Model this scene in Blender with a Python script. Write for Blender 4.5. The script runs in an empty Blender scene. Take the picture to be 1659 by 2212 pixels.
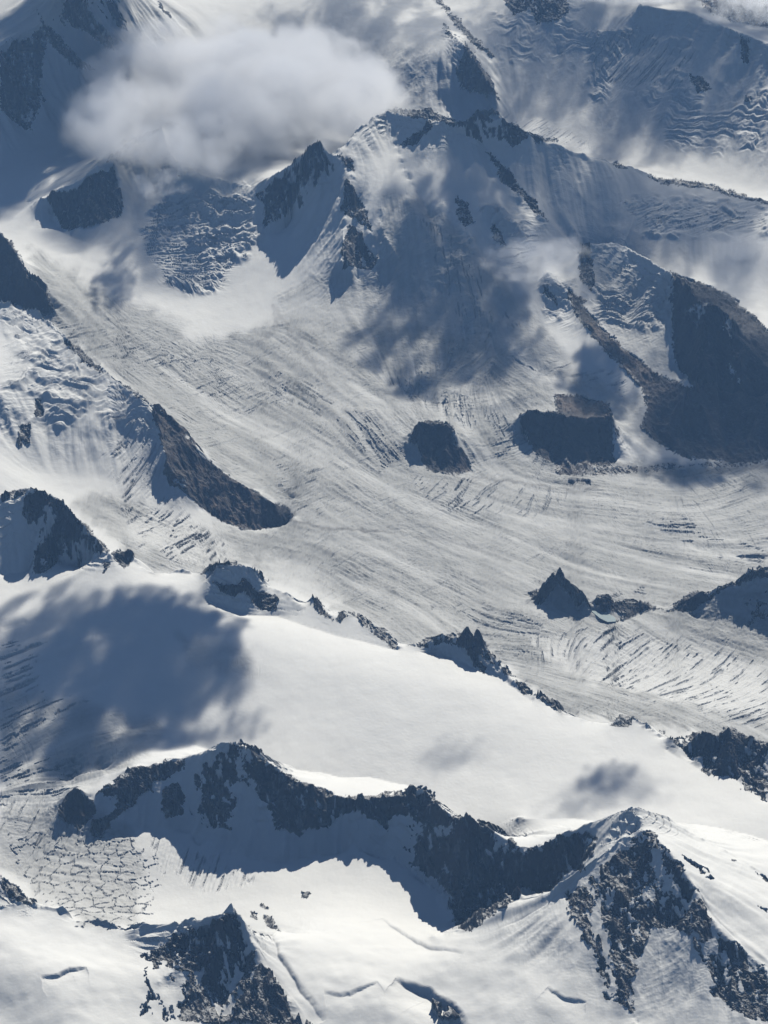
import bpy, math, random
import numpy as np

# ------------------------------------------------------------------ camera, sky, sun, exposure (1 unit = 100 m)
CAM_Z, PITCH, VFOV = 65.0, math.radians(27.0), math.radians(22.0)
SUN_AZ, SUN_EL = math.radians(18.0), math.radians(47.0)     # azimuth to the right of the viewing direction (+Y)
sc = bpy.context.scene
cd = bpy.data.cameras.new('camera'); cam = bpy.data.objects.new('camera', cd)
sc.collection.objects.link(cam); sc.camera = cam
cam.location = (0, 0, CAM_Z); cam.rotation_euler = (math.pi/2 - PITCH, 0, 0)
cd.sensor_fit = 'VERTICAL'; cd.angle = VFOV; cd.clip_start = 0.5; cd.clip_end = 5000
w = bpy.data.worlds.new('World'); sc.world = w; w.use_nodes = True
nt = w.node_tree; bg = nt.nodes['Background']
sky = nt.nodes.new('ShaderNodeTexSky'); sky.sky_type = 'NISHITA'; sky.sun_disc = False
sky.sun_elevation = SUN_EL; sky.sun_rotation = SUN_AZ; sky.altitude = 5000
nt.links.new(sky.outputs[0], bg.inputs[0]); bg.inputs[1].default_value = 0.07
sl = bpy.data.lights.new('sun', 'SUN'); sl.energy = 4.8; sl.angle = math.radians(0.5); sl.color = (1.0, 0.95, 0.84)
so = bpy.data.objects.new('sun', sl); sc.collection.objects.link(so)
SUN = np.array([math.sin(SUN_AZ)*math.cos(SUN_EL), math.cos(SUN_AZ)*math.cos(SUN_EL), math.sin(SUN_EL)])
so.rotation_euler = (math.pi/2 - SUN_EL, 0, math.pi - SUN_AZ)
so.location = (0, 100, 120)
sc.view_settings.view_transform = 'Standard'; sc.view_settings.look = 'None'
sc.view_settings.exposure = -0.06; sc.view_settings.gamma = 1
sc.cycles.use_denoising = True; sc.cycles.max_bounces = 8; sc.cycles.transparent_max_bounces = 64; sc.cycles.diffuse_bounces = 0
sc.cycles.volume_bounces = 5; sc.cycles.volume_step_rate = 1.0; sc.cycles.volume_max_steps = 256

QUAL = 1.0       # terrain mesh resolution
# ------------------------------------------------------------------ helpers
UW, UH = 1659.0, 2212.0
TV = math.tan(VFOV/2); TH = TV*UW/UH
cp, sp = math.cos(PITCH), math.sin(PITCH)
def at(u, v, z):
    """the point at height z on the sight line of photo position (u, v)"""
    a = (u/UW*2-1)*TH; b = (1-v/UH*2)*TV
    dx, dy, dz = a, cp + b*sp, -sp + b*cp
    t = (z-CAM_Z)/dz
    return np.array([dx*t, dy*t, z])
def seen(x, y, z):
    Z = z-CAM_Z; d = y*cp - Z*sp; b = (y*sp + Z*cp)/d; a = x/d
    return (a/TH+1)*UW/2, (1-b/TV)*UH/2
rng = np.random.default_rng(7)
TS = 1024
TEX = [rng.random((TS, TS)).astype(np.float32) for _ in range(3)]
def bil(T, x, y):
    n, m = T.shape
    xi = np.floor(x).astype(np.int32); yi = np.floor(y).astype(np.int32)
    fx = (x-xi).astype(np.float32); fy = (y-yi).astype(np.float32)
    return xi, yi, fx, fy
def vnoise(x, y, k=0, smooth=True):
    T = TEX[k % 3]
    xi = np.floor(x).astype(np.int32); yi = np.floor(y).astype(np.int32)
    fx = (x-xi).astype(np.float32); fy = (y-yi).astype(np.float32)
    if smooth: fx = fx*fx*(3-2*fx); fy = fy*fy*(3-2*fy)
    x0 = (xi+k*131) & (TS-1); x1 = (x0+1) & (TS-1); y0 = (yi+k*57) & (TS-1); y1 = (y0+1) & (TS-1)
    return (T[y0, x0]*(1-fx)+T[y0, x1]*fx)*(1-fy) + (T[y1, x0]*(1-fx)+T[y1, x1]*fx)*fy
def fbm(x, y, f, octv=4, k=0, gain=0.5):
    s = 0; a = 1; t = 0
    for i in range(octv):
        c, s_ = math.cos(i*1.1+.3), math.sin(i*1.1+.3)
        s = s + a*vnoise((x*c-y*s_)*f, (x*s_+y*c)*f, k+i); t += a; a *= gain; f *= 2.03
    return s/t
def ridged(x, y, f, octv=4, k=0, gain=0.55):
    s = 0; a = 1; t = 0
    for i in range(octv):
        c, s_ = math.cos(i*.9+.7), math.sin(i*.9+.7)
        n = 1-abs(2*vnoise((x*c-y*s_)*f, (x*s_+y*c)*f, k+i)-1)
        s = s + a*n*n; t += a; a *= gain; f *= 2.07
    return s/t
def sstep(a, b, x):
    t = np.clip((x-a)/(b-a), 0, 1); return t*t*(3-2*t)
OR = {1: (0, 0), 2: (829.5, 0), 3: (0, 737.3), 4: (829.5, 737.3), 5: (0, 1474.7), 6: (829.5, 1474.7), 0: (0, 0)}
def q(n, pts):
    ox, oy = OR[n]; s = 1.0 if n == 0 else 0.5
    return [(ox+p[0]*s, oy+p[1]*s)+tuple(p[2:]) for p in pts]

# ------------------------------------------------------------------ what the land does: smooth ice and snow surfaces (u, v, height)
BASE = [
 # trunk glacier
 (1659,1060,.3),(1659,1230,0),(1500,1130,.2),(1300,1080,.6),(1100,1070,.9),(1659,1420,.3),(1500,1450,.4),(1400,1400,.5),
 (1250,1350,.7),(1250,1450,.4),(1100,1320,.5),(1000,1260,.6),(1200,1200,.4),(1400,1220,.2),(1560,1300,.1),(1200,1330,.95),(1300,1362,.85),(1120,1312,.75),(1400,1345,.8),
 (800,1150,.9),(650,1180,1.0),(700,1280,.7),(520,1190,1.1),(900,1080,1.1),(850,1000,1.4),(700,950,1.7),
 (600,850,2.1),(500,760,2.6),(300,700,3.2),(200,600,3.9),(60,520,4.6),(0,450,5.2),(-150,420,5.5),(420,900,2.2),(260,790,2.9),
 (1850,1100,.1),(1850,1400,.3),(1100,1200,.6),
 # cirque and big slopes of the middle
 (560,650,3.8),(450,620,4.0),(350,600,4.2),(740,690,3.4),(680,640,4.0),(830,820,2.4),(850,700,3.6),(900,650,4.3),(820,600,4.8),
 (950,560,6.2),(1000,650,4.8),(1050,720,3.8),(1100,800,3.0),(1000,870,2.2),(930,890,2.3),(1060,930,1.9),(1160,1010,1.0),
 (1100,560,6.0),(1150,650,4.9),(1180,750,3.9),(1250,800,3.3),(1190,840,3.0),(1300,830,2.9),(870,400,8.9),(900,470,7.8),
 (300,540,5.0),(400,470,6.0),(480,430,7.0),(450,540,5.2),(540,470,6.3),
 # dome, tongues, dark slope on the right
 (1340,620,5.6),(1400,700,4.6),(1440,770,3.8),(1495,835,2.9),(1300,740,3.9),(1370,830,2.8),(1395,890,2.0),(1340,950,1.3),(1420,985,.8),
 (1500,1005,.5),(1659,985,.4),(1560,900,1.6),(1659,880,1.8),(1500,880,2.2),
 # shaded bowl behind it
 (1200,420,7.8),(1300,470,7.2),(1450,490,7.0),(1600,500,6.8),(1659,560,6.0),(1560,580,5.6),(1630,660,4.6),(1750,760,3.6),(1230,480,7.0),
 # far valley glacier and the flank beyond
 (850,205,6.8),(1000,230,6.2),(1150,272,5.6),(1300,325,5.0),(1450,375,4.6),(1659,425,4.2),(700,190,7.2),
 (900,60,10.0),(940,120,9.1),(960,170,7.9),(1100,100,9.0),(1200,120,8.8),(1450,200,7.8),(1659,260,7.2),(1300,220,7.0),(1200,0,11.6),(1450,0,11.6),(1659,60,10.8),(950,0,10.5),(700,0,10.8),(700,90,9.0),
 (1500,100,9.6),(1200,-100,13.5),(1659,-80,14),(500,-50,11),(1800,200,9),
 # left far valley
 (0,350,6.0),(120,340,6.2),(220,310,6.6),(100,400,5.8),(320,230,7.2),(450,200,7.4),(550,150,8.0),(-100,330,6.2),
 (250,130,8.6),(150,80,9.8),(0,100,9.4),(350,60,9.6),(200,-60,12),(-100,0,11.5),
 # ice slopes of the left mountain, its glacier
 (0,860,5.6),(100,900,4.6),(0,960,4.2),(200,950,3.8),(290,1000,2.9),(100,1010,3.2),(200,1060,2.5),(320,1110,1.8),(430,1160,1.4),(0,1020,3.8),
 (-120,900,5.6),(-150,1050,4),
 # high snowfield
 (600,1400,4.2),(480,1330,4.35),(800,1430,4.05),(1000,1480,3.9),(1150,1560,3.75),(1300,1620,3.75),(1450,1680,3.8),(1659,1770,4.0),(1659,1860,4.0),(1500,1740,3.8),
 (700,1540,3.3),(1000,1640,3.1),(1300,1740,3.6),(850,1640,2.85),(400,1480,3.3),(300,1360,3.9),(150,1300,4.0),(0,1330,3.5),(200,1450,3.3),(0,1480,2.6),(120,1580,2.5),
 (0,1650,1.5),(330,1590,2.2),(0,1740,1.1),(110,1690,1.6),(480,1560,2.8),(-150,1400,3),(-150,1700,1.2),(1850,1800,4),
 # lower basin
 (600,1900,1.2),(900,1910,1.6),(950,1990,1.7),(420,1880,.95),(250,1900,.6),(100,1850,.5),(0,1800,.75),(0,1880,.35),(-150,1850,.5),
 (300,1960,.6),(600,1950,1.25),(750,1950,1.5),(380,1820,1.2),(180,1800,.95),
 # nearest snow slopes
 (0,2050,3.7),(0,2212,2.9),(200,2100,3.1),(200,2300,2.2),(350,2200,2.2),(700,2010,2.3),(850,2050,2.5),(760,2150,2.4),(900,2212,2.2),(1000,2120,2.8),(1150,2060,3.7),(1180,2180,3.3),(1200,2000,4.6),(1240,2080,4.0),(1290,2170,3.2),(1150,1965,4.1),(1420,2025,4.4),(1480,2110,3.9),
 (600,2300,1.7),(1000,2300,2.0),(1400,2110,3.9),(1380,2212,3.0),(1250,2300,2.4),(1500,2300,2.7),(1659,2300,2.3),(-150,2100,3.4),
]
# ------------------------------------------------------------------ crests: owner, decay length, points (u, v, height); back=(distance, height)
CRESTS = [
 ('front_ridge', 9.0, [(128,1765,1.5),(148,1708,2.2),(168,1702,2.5),(205,1735,2.1),(212,1722,2.4),(250,1688,2.9),(300,1656,3.3),(350,1645,3.6),(400,1634,3.95),(450,1618,4.7),(485,1605,5.1),(510,1596,5.35),(540,1620,5.0),(575,1645,4.7),(610,1668,4.4),(650,1692,4.0),(700,1708,3.75),(735,1728,3.5),(790,1726,3.5),(850,1724,3.9),(885,1716,4.25),(912,1706,4.65),(935,1722,4.7),(960,1752,4.9),(1000,1776,5.05),(1050,1786,5.0),(1085,1806,4.85),(1130,1842,4.6)], (3.0, 3.2)),
 ('lower_right_peak', 6.0, [(1130,1842,4.6),(1160,1840,4.8),(1210,1812,5.4),(1262,1785,6.0),(1290,1775,6.4),(1330,1762,7.0),(1375,1746,7.8),(1400,1748,7.7),(1440,1765,7.1),(1500,1800,6.3),(1580,1846,5.6),(1659,1893,5.0),(1760,1950,4.6)], (4.5, 3.9)),
 ('lower_right_peak', 5.0, [(1385,1760,7.7),(1375,1795,7.3),(1400,1800,7.35),(1425,1822,7.2),(1460,1868,6.9),(1500,1915,6.6),(1520,1965,6.1),(1550,2000,5.8),(1600,2045,5.4),(1659,2095,4.7),(1740,2170,4.0)], None),
 ('lower_right_peak', 1.6, [(1375,1795,7.2),(1330,1820,6.9),(1290,1850,6.4),(1240,1878,5.85),(1205,1900,5.4),(1228,1940,5.1),(1255,1990,4.9),(1290,2050,4.5),(1305,2100,4.0),(1345,2160,3.5),(1375,2212,3.1)], None),
 ('lower_right_peak', 1.0, [(1290,1850,6.4),(1330,1920,5.9),(1370,1990,5.2),(1350,2060,4.5)], None),
 ('lower_right_peak', 1.6, [(1205,1932,4.7),(1160,1938,4.2),(1110,1944,3.8),(1080,1952,3.5),(1035,1985,3.0),(985,2010,2.5),(930,2020,2.1)], (1.6, 1.6)),
 ('lower_left_peak', 4.0, [(500,1962,5.1),(520,1985,4.95),(535,2020,4.6),(560,2060,4.2),(590,2105,3.8),(630,2150,3.4),(680,2215,2.8),(740,2290,2.2)], None),
 ('lower_left_peak', 1.6, [(500,1962,5.1),(470,1977,4.8),(435,1980,4.6),(405,1978,4.5),(370,1990,4.2),(330,2001,3.9),(300,2003,3.8),(255,2003,3.6),(220,1994,3.6),(180,1982,3.7),(130,1966,4.0),(80,1956,4.2),(40,1950,4.4),(0,1962,4.4),(-60,1970,4.5)], (1.8, .7)),
 ('lower_left_peak', 1.0, [(405,1978,4.5),(410,2040,3.9),(380,2090,3.4),(345,2130,2.9)], None),
 ('lower_left_outcrop', 1.0, [(-40,1880,2.4),(0,1900,2.3),(35,1925,2.1),(78,1958,1.6)], (1.2,.5)),
 # far rim of the snowfield
 ('west_peak', 5.0, [(-60,1100,6.6),(0,1086,6.5),(30,1068,6.8),(55,1058,7.1),(75,1070,7.0),(102,1066,7.1),(130,1085,6.8),(160,1118,6.4),(200,1155,6.0),(235,1197,5.5)], (3.0, 2.2)),
 ('west_peak', .9, [(102,1066,7.1),(110,1110,6.4),(95,1160,5.6),(75,1200,4.9)], None),
 ('rim_ridge', 4, [(235,1197,5.5),(250,1192,5.4),(262,1188,5.4),(288,1212,5.0),(330,1245,4.6),(372,1234,4.65),(430,1240,4.75),(450,1228,5.0),(480,1222,5.7),(518,1216,6.2),(545,1230,5.9),(575,1255,5.25),(620,1285,4.85),(660,1312,4.6),(678,1293,4.75),(700,1312,4.6),(716,1337,4.4),(735,1337,4.45),(741,1322,4.6),(750,1330,4.5),(768,1326,4.55),(800,1345,4.45),(830,1360,4.4),(858,1398,4.2)], (3.0, 1.2)),
 ('rim_ridge', 1.8, [(858,1398,4.2),(890,1392,4.25),(910,1385,4.4),(955,1372,4.9),(985,1378,4.9),(1002,1370,5.05),(1040,1392,4.8),(1075,1428,4.5),(1110,1468,4.2),(1150,1498,4.05),(1220,1542,3.9),(1270,1558,3.9),(1318,1562,4.0),(1345,1549,4.4),(1370,1548,4.45),(1400,1572,4.3),(1425,1588,4.2)], (3.0, 1.0)),
 ('east_crags', 4.0, [(1425,1588,4.2),(1470,1610,4.2),(1498,1604,4.4),(1518,1582,4.9),(1530,1592,4.8),(1550,1590,4.9),(1568,1571,5.3),(1585,1585,5.2),(1600,1577,5.35),(1630,1598,5.1),(1659,1606,5.1),(1750,1640,5.2)], (3.0, 1.0)),
 ('glacier_horn', 1.1, [(1142,1292,.95),(1160,1296,1.0),(1175,1265,1.7),(1195,1243,2.3),(1206,1251,2.15),(1225,1272,1.8),(1250,1292,1.5),(1272,1305,1.15),(1286,1304,1.1),(1290,1288,1.5),(1304,1284,1.6),(1318,1286,1.55),(1325,1305,1.15),(1340,1300,1.25),(1352,1306,1.1),(1385,1303,1.15),(1392,1300,1.25),(1410,1314,1.0),(1440,1322,.95)], (1.3,.35)),
 ('east_ridge', 1.8, [(1440,1322,1.0),(1470,1300,1.4),(1492,1282,1.85),(1515,1284,1.9),(1540,1276,2.1),(1580,1262,2.5),(1610,1246,2.9),(1635,1230,3.3),(1659,1234,3.4),(1740,1240,3.8)], (2.0,.2)),
 # left mountain with the brown spur
 ('left_mountain', 4.0, [(-100,650,8.2),(0,660,8.0),(60,670,7.9),(110,700,7.5),(150,742,7.0),(200,782,6.5),(260,825,6.0),(310,862,5.5),(335,880,5.2),(380,925,4.5),(440,985,3.6),(500,1035,2.9),(560,1068,2.35),(605,1095,1.9),(630,1114,1.3)], (2.4, 2.6)),
 ('left_mountain', 1.0, [(335,880,5.2),(352,950,4.3),(360,1000,3.7),(400,1050,2.7)], None),
 ('dark_spur', 2.2, [(-60,470,8.6),(0,502,8.0),(22,525,7.6),(40,560,7.0),(60,602,6.3),(95,630,5.6),(115,665,4.8)], None),
 # middle massif
 ('west_summit', 4.5, [(60,440,5.6),(95,433,6.3),(140,405,7.1),(190,373,8.1),(235,340,8.7),(270,310,9.1),(330,278,9.6),(372,262,9.8),(430,300,9.3),(480,370,8.3),(545,402,7.9)], None),
 ('west_summit', 1.2, [(350,275,9.7),(366,330,8.9),(395,366,8.4),(470,388,8.0),(538,402,7.9)], None),
 ('main_peak', 4.5, [(545,402,7.9),(600,375,9.1),(650,345,10.1),(694,320,10.8),(720,338,10.3),(755,365,9.6),(765,392,9.1),(752,402,8.9),(775,440,8.1),(790,478,7.5),(805,515,6.8),(815,560,5.9)], None),
 ('main_peak', 1.4, [(694,320,10.8),(700,380,9.2),(730,430,8.1),(745,480,7.3),(738,560,6.0),(770,600,4.9)], None),
 ('main_peak', 1.1, [(680,336,10.4),(640,400,8.7),(580,478,6.5)], None),
 ('main_peak', 5.0, [(720,338,10.3),(770,290,11.0),(830,235,12.0),(870,243,12.0),(930,258,11.9),(1000,262,11.9),(1040,255,12.1),(1085,258,12.1),(1130,278,11.5),(1165,300,10.9),(1240,325,10.2),(1350,357,9.2),(1400,378,8.7),(1420,388,8.5),(1500,398,8.4),(1580,415,8.1),(1659,440,7.7),(1760,470,7.2)], (4.0, 6.8)),
 ('main_peak', 2.8, [(940,268,11.7),(1000,290,11.1),(1040,310,10.6),(1060,335,10.1),(1085,375,9.3),(1120,420,8.4),(1150,458,7.7),(1185,490,7.1)], None),
 ('main_peak', 1.0, [(1020,410,'+.1'),(1035,425,'+.5'),(1060,450,'+.7'),(1100,500,'+.5'),(1125,540,'+.1')], None),
 ('main_peak', .7, [(878,420,'+.05'),(885,440,'+.4'),(910,480,'+.45'),(955,550,'+.4'),(1005,625,'+.35'),(1060,700,'+.3'),(1130,765,'+.2')], None),
 ('main_peak', .7, [(945,420,'+.05'),(958,440,'+.4'),(985,470,'+.4'),(1040,560,'+.4'),(1090,640,'+.3')], None),
 ('main_peak', .6, [(820,470,'+.05'),(830,500,'+.4'),(880,580,'+.3'),(930,650,'+.2')], None),
 ('main_peak', .8, [(1190,590,'+.5'),(1225,640,'+.5'),(1270,700,'+.3')], None),
 ('main_peak', 1.5, [(835,240,11.9),(850,300,10.6),(880,380,9.3),(930,470,7.9),(960,520,7.1)], None),
 ('hanging_dome', 2.8, [(1262,556,6.6),(1275,530,7.2),(1300,524,7.4),(1345,530,7.6),(1400,560,7.5),(1455,592,7.3),(1500,640,7.0),(1560,690,6.4),(1610,740,5.5),(1659,795,4.5),(1740,880,3.3)], (3.0, 5.2)),
 ('hanging_dome', 1.0, [(1268,550,6.7),(1272,600,6.0),(1255,640,5.4),(1285,715,4.5),(1330,775,3.7),(1380,825,3.0)], None),
 ('hanging_dome', 1.3, [(1500,640,7.0),(1520,720,5.7),(1500,800,4.3),(1470,880,2.9)], None),
 ('hanging_dome', 1.3, [(1560,690,6.4),(1600,790,4.6),(1590,880,2.6)], None),
 ('hanging_dome', 1.2, [(1455,592,7.3),(1450,680,5.3),(1452,770,3.9),(1500,835,3.0)], None),
 # rock steps in the ice
 ('near_nunatak', 1.5, [(890,955,2.2),(896,935,2.7),(912,919,3.0),(940,911,3.2),(965,916,3.1),(980,928,2.9),(988,950,2.5)], None),
 ('far_nunatak', 1.5, [(1118,905,2.8),(1135,893,3.1),(1170,887,3.35),(1205,892,3.3),(1230,904,3.2),(1265,904,3.2),(1320,892,3.2),(1326,905,3.1)], None),
 # far background
 ('far_left_mountain', 4.5, [(-60,130,12.0),(0,100,12.0),(50,70,12.4),(85,52,12.8),(105,30,13.3),(150,-40,14.8),(220,-160,17)], None),
 ('far_left_mountain', 2.0, [(85,52,12.8),(120,95,11.6),(165,150,10.0),(215,205,8.4)], None),
 ('far_left_mountain', 2.0, [(80,85,12.0),(70,150,10.4),(95,240,8.2)], None),
 ('far_left_mountain', 1.6, [(160,-20,14.2),(220,50,11.8),(280,110,9.8)], None),
 ('far_spur', .9, [(960,60,10.3),(1003,96,9.9),(1030,150,8.6),(1070,215,7.0)], None),
 ('far_right_flank', 3.0, [(1380,10,12.2),(1500,30,12.0),(1659,95,11.2),(1760,140,10.8)], None),
]
FEET = [
 # lines where a face ends in the ice
 [(130,1795,1.1),(200,1815,1.0),(300,1790,1.3),(400,1790,1.5),(440,1830,1.4),(520,1850,1.35),(600,1868,1.25),(680,1850,1.4),(760,1830,1.8),(860,1860,1.9),(950,1925,1.8),(975,1985,1.7),(1000,2000,1.8),(1060,1975,2.2),(1120,1950,3.0)],
 [(0,1240,3.9),(75,1235,3.9),(110,1215,4.0),(200,1230,4.1)],
 [(450,1300,4.4),(520,1330,4.3),(600,1330,4.3),(640,1345,4.25),(720,1370,4.15),(800,1390,4.1),(858,1405,4.1)],
 [(910,1410,4.1),(980,1420,4.1),(1040,1450,4.0),(1090,1470,4.0),(1150,1515,3.9)],
 [(1440,1620,4.0),(1520,1665,3.9),(1580,1680,3.9),(1659,1735,3.9)],
 [(896,990,1.5),(915,1012,1.3),(950,1026,1.2),(1000,1020,1.2),(1020,1000,1.35)],
 [(1128,940,1.8),(1160,975,1.6),(1190,1000,1.35),(1260,1000,1.2),(1310,998,1.15),(1330,990,1.15)],
 [(430,1100,1.75),(480,1128,1.4),(545,1142,1.1),(605,1136,1.0),(633,1118,1.0)],
 [(1142,1302,.85),(1190,1305,.95),(1240,1318,.85),(1290,1345,.7),(1330,1345,.75),(1400,1322,.85)],
 [(1500,1330,1.0),(1560,1362,1.0),(1620,1372,1.0),(1659,1385,1.0)],
 [(110,470,5.2),(140,505,4.9),(200,530,4.8),(260,525,5.1)],
 [(560,505,6.1),(600,505,5.9),(650,475,6.2),(690,445,6.8)],
 [(0,645,4.8),(60,672,4.4),(115,680,4.2)],
]

# ------------------------------------------------------------------ solve the smooth surface, then the relief on it
X0, X1, Y0, Y1, G = -46.0, 46.0, 70.0, 206.0, 0.125
nx, ny = int((X1-X0)/G)+1, int((Y1-Y0)/G)+1
bp = np.array([at(*p) for p in BASE])
def tps(P, V, X, Y, lam):
    n = len(P)
    def U(r2): return 0.5*r2*np.log(r2+1e-9)
    r2 = ((P[:, None, :]-P[None, :, :])**2).sum(-1)
    A = np.zeros((n+3, n+3)); A[:n, :n] = U(r2)+lam*np.eye(n); A[:n, n] = 1; A[:n, n+1:] = P; A[n, :n] = 1; A[n+1:, :n] = P.T
    c = np.linalg.solve(A, np.concatenate([V, [0, 0, 0]]))
    out = c[n]+c[n+1]*X+c[n+2]*Y
    for i in range(n): out = out + c[i]*U((X-P[i, 0])**2+(Y-P[i, 1])**2)
    return out
cs = 8
gx = np.linspace(X0, X1, (nx-1)//cs+1); gy = np.linspace(Y0, Y1, (ny-1)//cs+1)
GX, GY = np.meshgrid(gx, gy)
Bc = tps(bp[:, :2], bp[:, 2], GX, GY, 0.6)
def resample(A, xs, ys, ax, ay):
    """bilinear lookup of grid A (x0, dx, y0, dy) at points"""
    fx = np.clip((xs-ax[0])/ax[1], 0, A.shape[1]-1.001); fy = np.clip((ys-ay[0])/ay[1], 0, A.shape[0]-1.001)
    xi = fx.astype(np.int32); yi = fy.astype(np.int32); fx = (fx-xi).astype(np.float32); fy = (fy-yi).astype(np.float32)
    return (A[yi, xi]*(1-fx)+A[yi, xi+1]*fx)*(1-fy)+(A[yi+1, xi]*(1-fx)+A[yi+1, xi+1]*fx)*fy
def cubic_up(A, n, m):
    def up(A, n):
        k = A.shape[0]; t = np.linspace(0, k-1, n); i = np.clip(t.astype(int), 0, k-2); f = (t-i)[:, None]
        g = lambda j: A[np.clip(i+j, 0, k-1)]
        p0, p1, p2, p3 = g(-1), g(0), g(1), g(2)
        return p1+0.5*f*(p2-p0+f*(2*p0-5*p1+4*p2-p3+f*(3*(p1-p2)+p3-p0)))
    return up(up(A, n).T, m).T
xs = np.linspace(X0, X1, nx); ys = np.linspace(Y0, Y1, ny)
hx, hy = xs[1]-xs[0], ys[1]-ys[0]
B = cubic_up(Bc, ny, nx)
E = np.zeros((ny, nx)); fix = np.zeros((ny, nx), bool); K2 = np.full((ny, nx), 1/9.0)
names = []; owner_pts = []; REF = B
def cells(P):
    out = []
    for a, b in zip(P[:-1], P[1:]):
        n = max(2, int(np.hypot(b[0]-a[0], b[1]-a[1])/(G*.5))+1)
        t = np.linspace(0, 1, n)[:, None]; out.append(a+(b-a)*t)
    return np.concatenate(out)
def stamp(pts, zero=False):
    i = np.round((pts[:, 1]-Y0)/hy).astype(int); j = np.round((pts[:, 0]-X0)/hx).astype(int)
    ok = (i > 0) & (i < ny-1) & (j > 0) & (j < nx-1); i, j, p = i[ok], j[ok], pts[ok]
    e = p[:, 2]-B[i, j]
    E[i, j] = e; fix[i, j] = True
for f in FEET: stamp(cells(np.array([at(*p) for p in f])))
def world(pts):
    out = []
    for u, v, z in pts:
        if isinstance(z, str):
            add = float(z); zz = 5.0
            for _ in range(12):
                p = at(u, v, zz); zz = .5*zz+.5*(float(resample(REF, p[0:1], p[1:2], AX, AY)[0])+add)
            z = zz
        out.append(at(u, v, z))
    return np.array(out)
AX, AY = (X0, hx), (Y0, hy)
crest_world = []
for name, dec, pts, back in CRESTS:
    if isinstance(pts[-1][2], str): continue
    P = world(pts); C_ = cells(P)
    if name not in names: names.append(name)
    owner_pts.append((names.index(name), dec, C_[::6]))
    if back:
        Q = C_.copy(); Q[:, 1] += back[0]; Q[:, 2] = np.minimum(back[1], Q[:, 2]-.3)
        i = np.clip(np.round((Q[:, 1]-Y0)/hy).astype(int), 0, ny-1); j = np.clip(np.round((Q[:, 0]-X0)/hx).astype(int), 0, nx-1)
        Q[:, 2] = np.minimum(np.maximum(B[i, j], back[1]-.5), Q[:, 2]); stamp(Q)
def crest_stamp(pts, jag=1.0):
    C_ = cells(world(pts)); s = np.arange(len(C_))*G*.5       # raggedness along the crest
    C_[:, 2] += (vnoise(s*1.7, s*0+len(C_), 1)-.5)*.10*jag + (vnoise(s*5, s*0+3, 2)-.5)*.07*jag
    stamp(C_)
for name, dec, pts, back in CRESTS:
    if not isinstance(pts[-1][2], str): crest_stamp(pts, {'front_ridge': 2.4, 'west_peak': 3.2, 'east_crags': 3, 'rim_ridge': 1.6, 'glacier_horn': 1.8, 'main_peak': 2.0, 'lower_left_peak': 1.4}.get(name, 1.0))
# owner and decay field: nearest crest point (coarse)
cx = np.linspace(X0, X1, (nx-1)//4+1); cy = np.linspace(Y0, Y1, (ny-1)//4+1); CX, CY = np.meshgrid(cx, cy)
D2 = np.full(CX.shape, 1e9); OWN = np.zeros(CX.shape, int); DEC = np.full(CX.shape, 3.0)
for k, dec, P in owner_pts:
    for p in P:
        d = (CX-p[0])**2+(CY-p[1])**2; m = d < D2; D2[m] = d[m]; OWN[m] = k; DEC[m] = dec
jj = np.round(np.linspace(0, CX.shape[1]-1, nx)).astype(int); ii = np.round(np.linspace(0, CX.shape[0]-1, ny)).astype(int)
K2 = (1/DEC**2)[ii][:, jj]
# coarse-to-fine relaxation
def relax(E, fix, K2, h, it):
    E = E.copy(); a = 4+K2*h*h; free = ~fix[1:-1, 1:-1]
    for _ in range(it):
        n = (E[:-2, 1:-1]+E[2:, 1:-1]+E[1:-1, :-2]+E[1:-1, 2:])/a[1:-1, 1:-1]
        E[1:-1, 1:-1] = np.where(free, n*1.0, E[1:-1, 1:-1])
    return E
def solve(first):
    levels = [(E, fix, K2)]
    while levels[-1][0].shape[0] > 120:
        e, f, k = levels[-1]; n0, n1 = (e.shape[0]+1)//2, (e.shape[1]+1)//2
        ec = np.zeros((n0, n1)); fc = np.zeros((n0, n1)); i, j = np.nonzero(f)
        ci, cj = np.minimum((i+1)//2, n0-1), np.minimum((j+1)//2, n1-1)
        np.add.at(ec, (ci, cj), e[i, j]); np.add.at(fc, (ci, cj), 1)
        m = fc > 0; ec[m] /= fc[m]; levels.append((ec, m, k[::2, ::2][:n0, :n1]))
    sol = None
    for L in range(len(levels)-1, -1, -1):
        if first and L == 0: return cubic_up(sol, ny, nx)
        e, f, k = levels[L]
        if sol is None: g0 = e
        else:
            g0 = cubic_up(sol, e.shape[0], e.shape[1]); g0[f] = e[f]
        sol = relax(g0, f, k, G*2**L, 500 if L == len(levels)-1 else (60 if L else 30))
    return sol
REF = B+solve(True)
for name, dec, pts, back in CRESTS:
    if isinstance(pts[-1][2], str): crest_stamp(pts)
E = solve(False)
H0 = B+E
# light smoothing off the crests
def blur(A, n=1):
    for _ in range(n):
        A = np.pad(A, 1, mode='edge'); A = (A[:-2]+2*A[1:-1]+A[2:])/4; A = (A[:, :-2]+2*A[:, 1:-1]+A[:, 2:])/4
    return A
gyy, gxx = np.gradient(blur(H0, 3), hy, hx)
AX, AY = (X0, hx), (Y0, hy)

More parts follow.
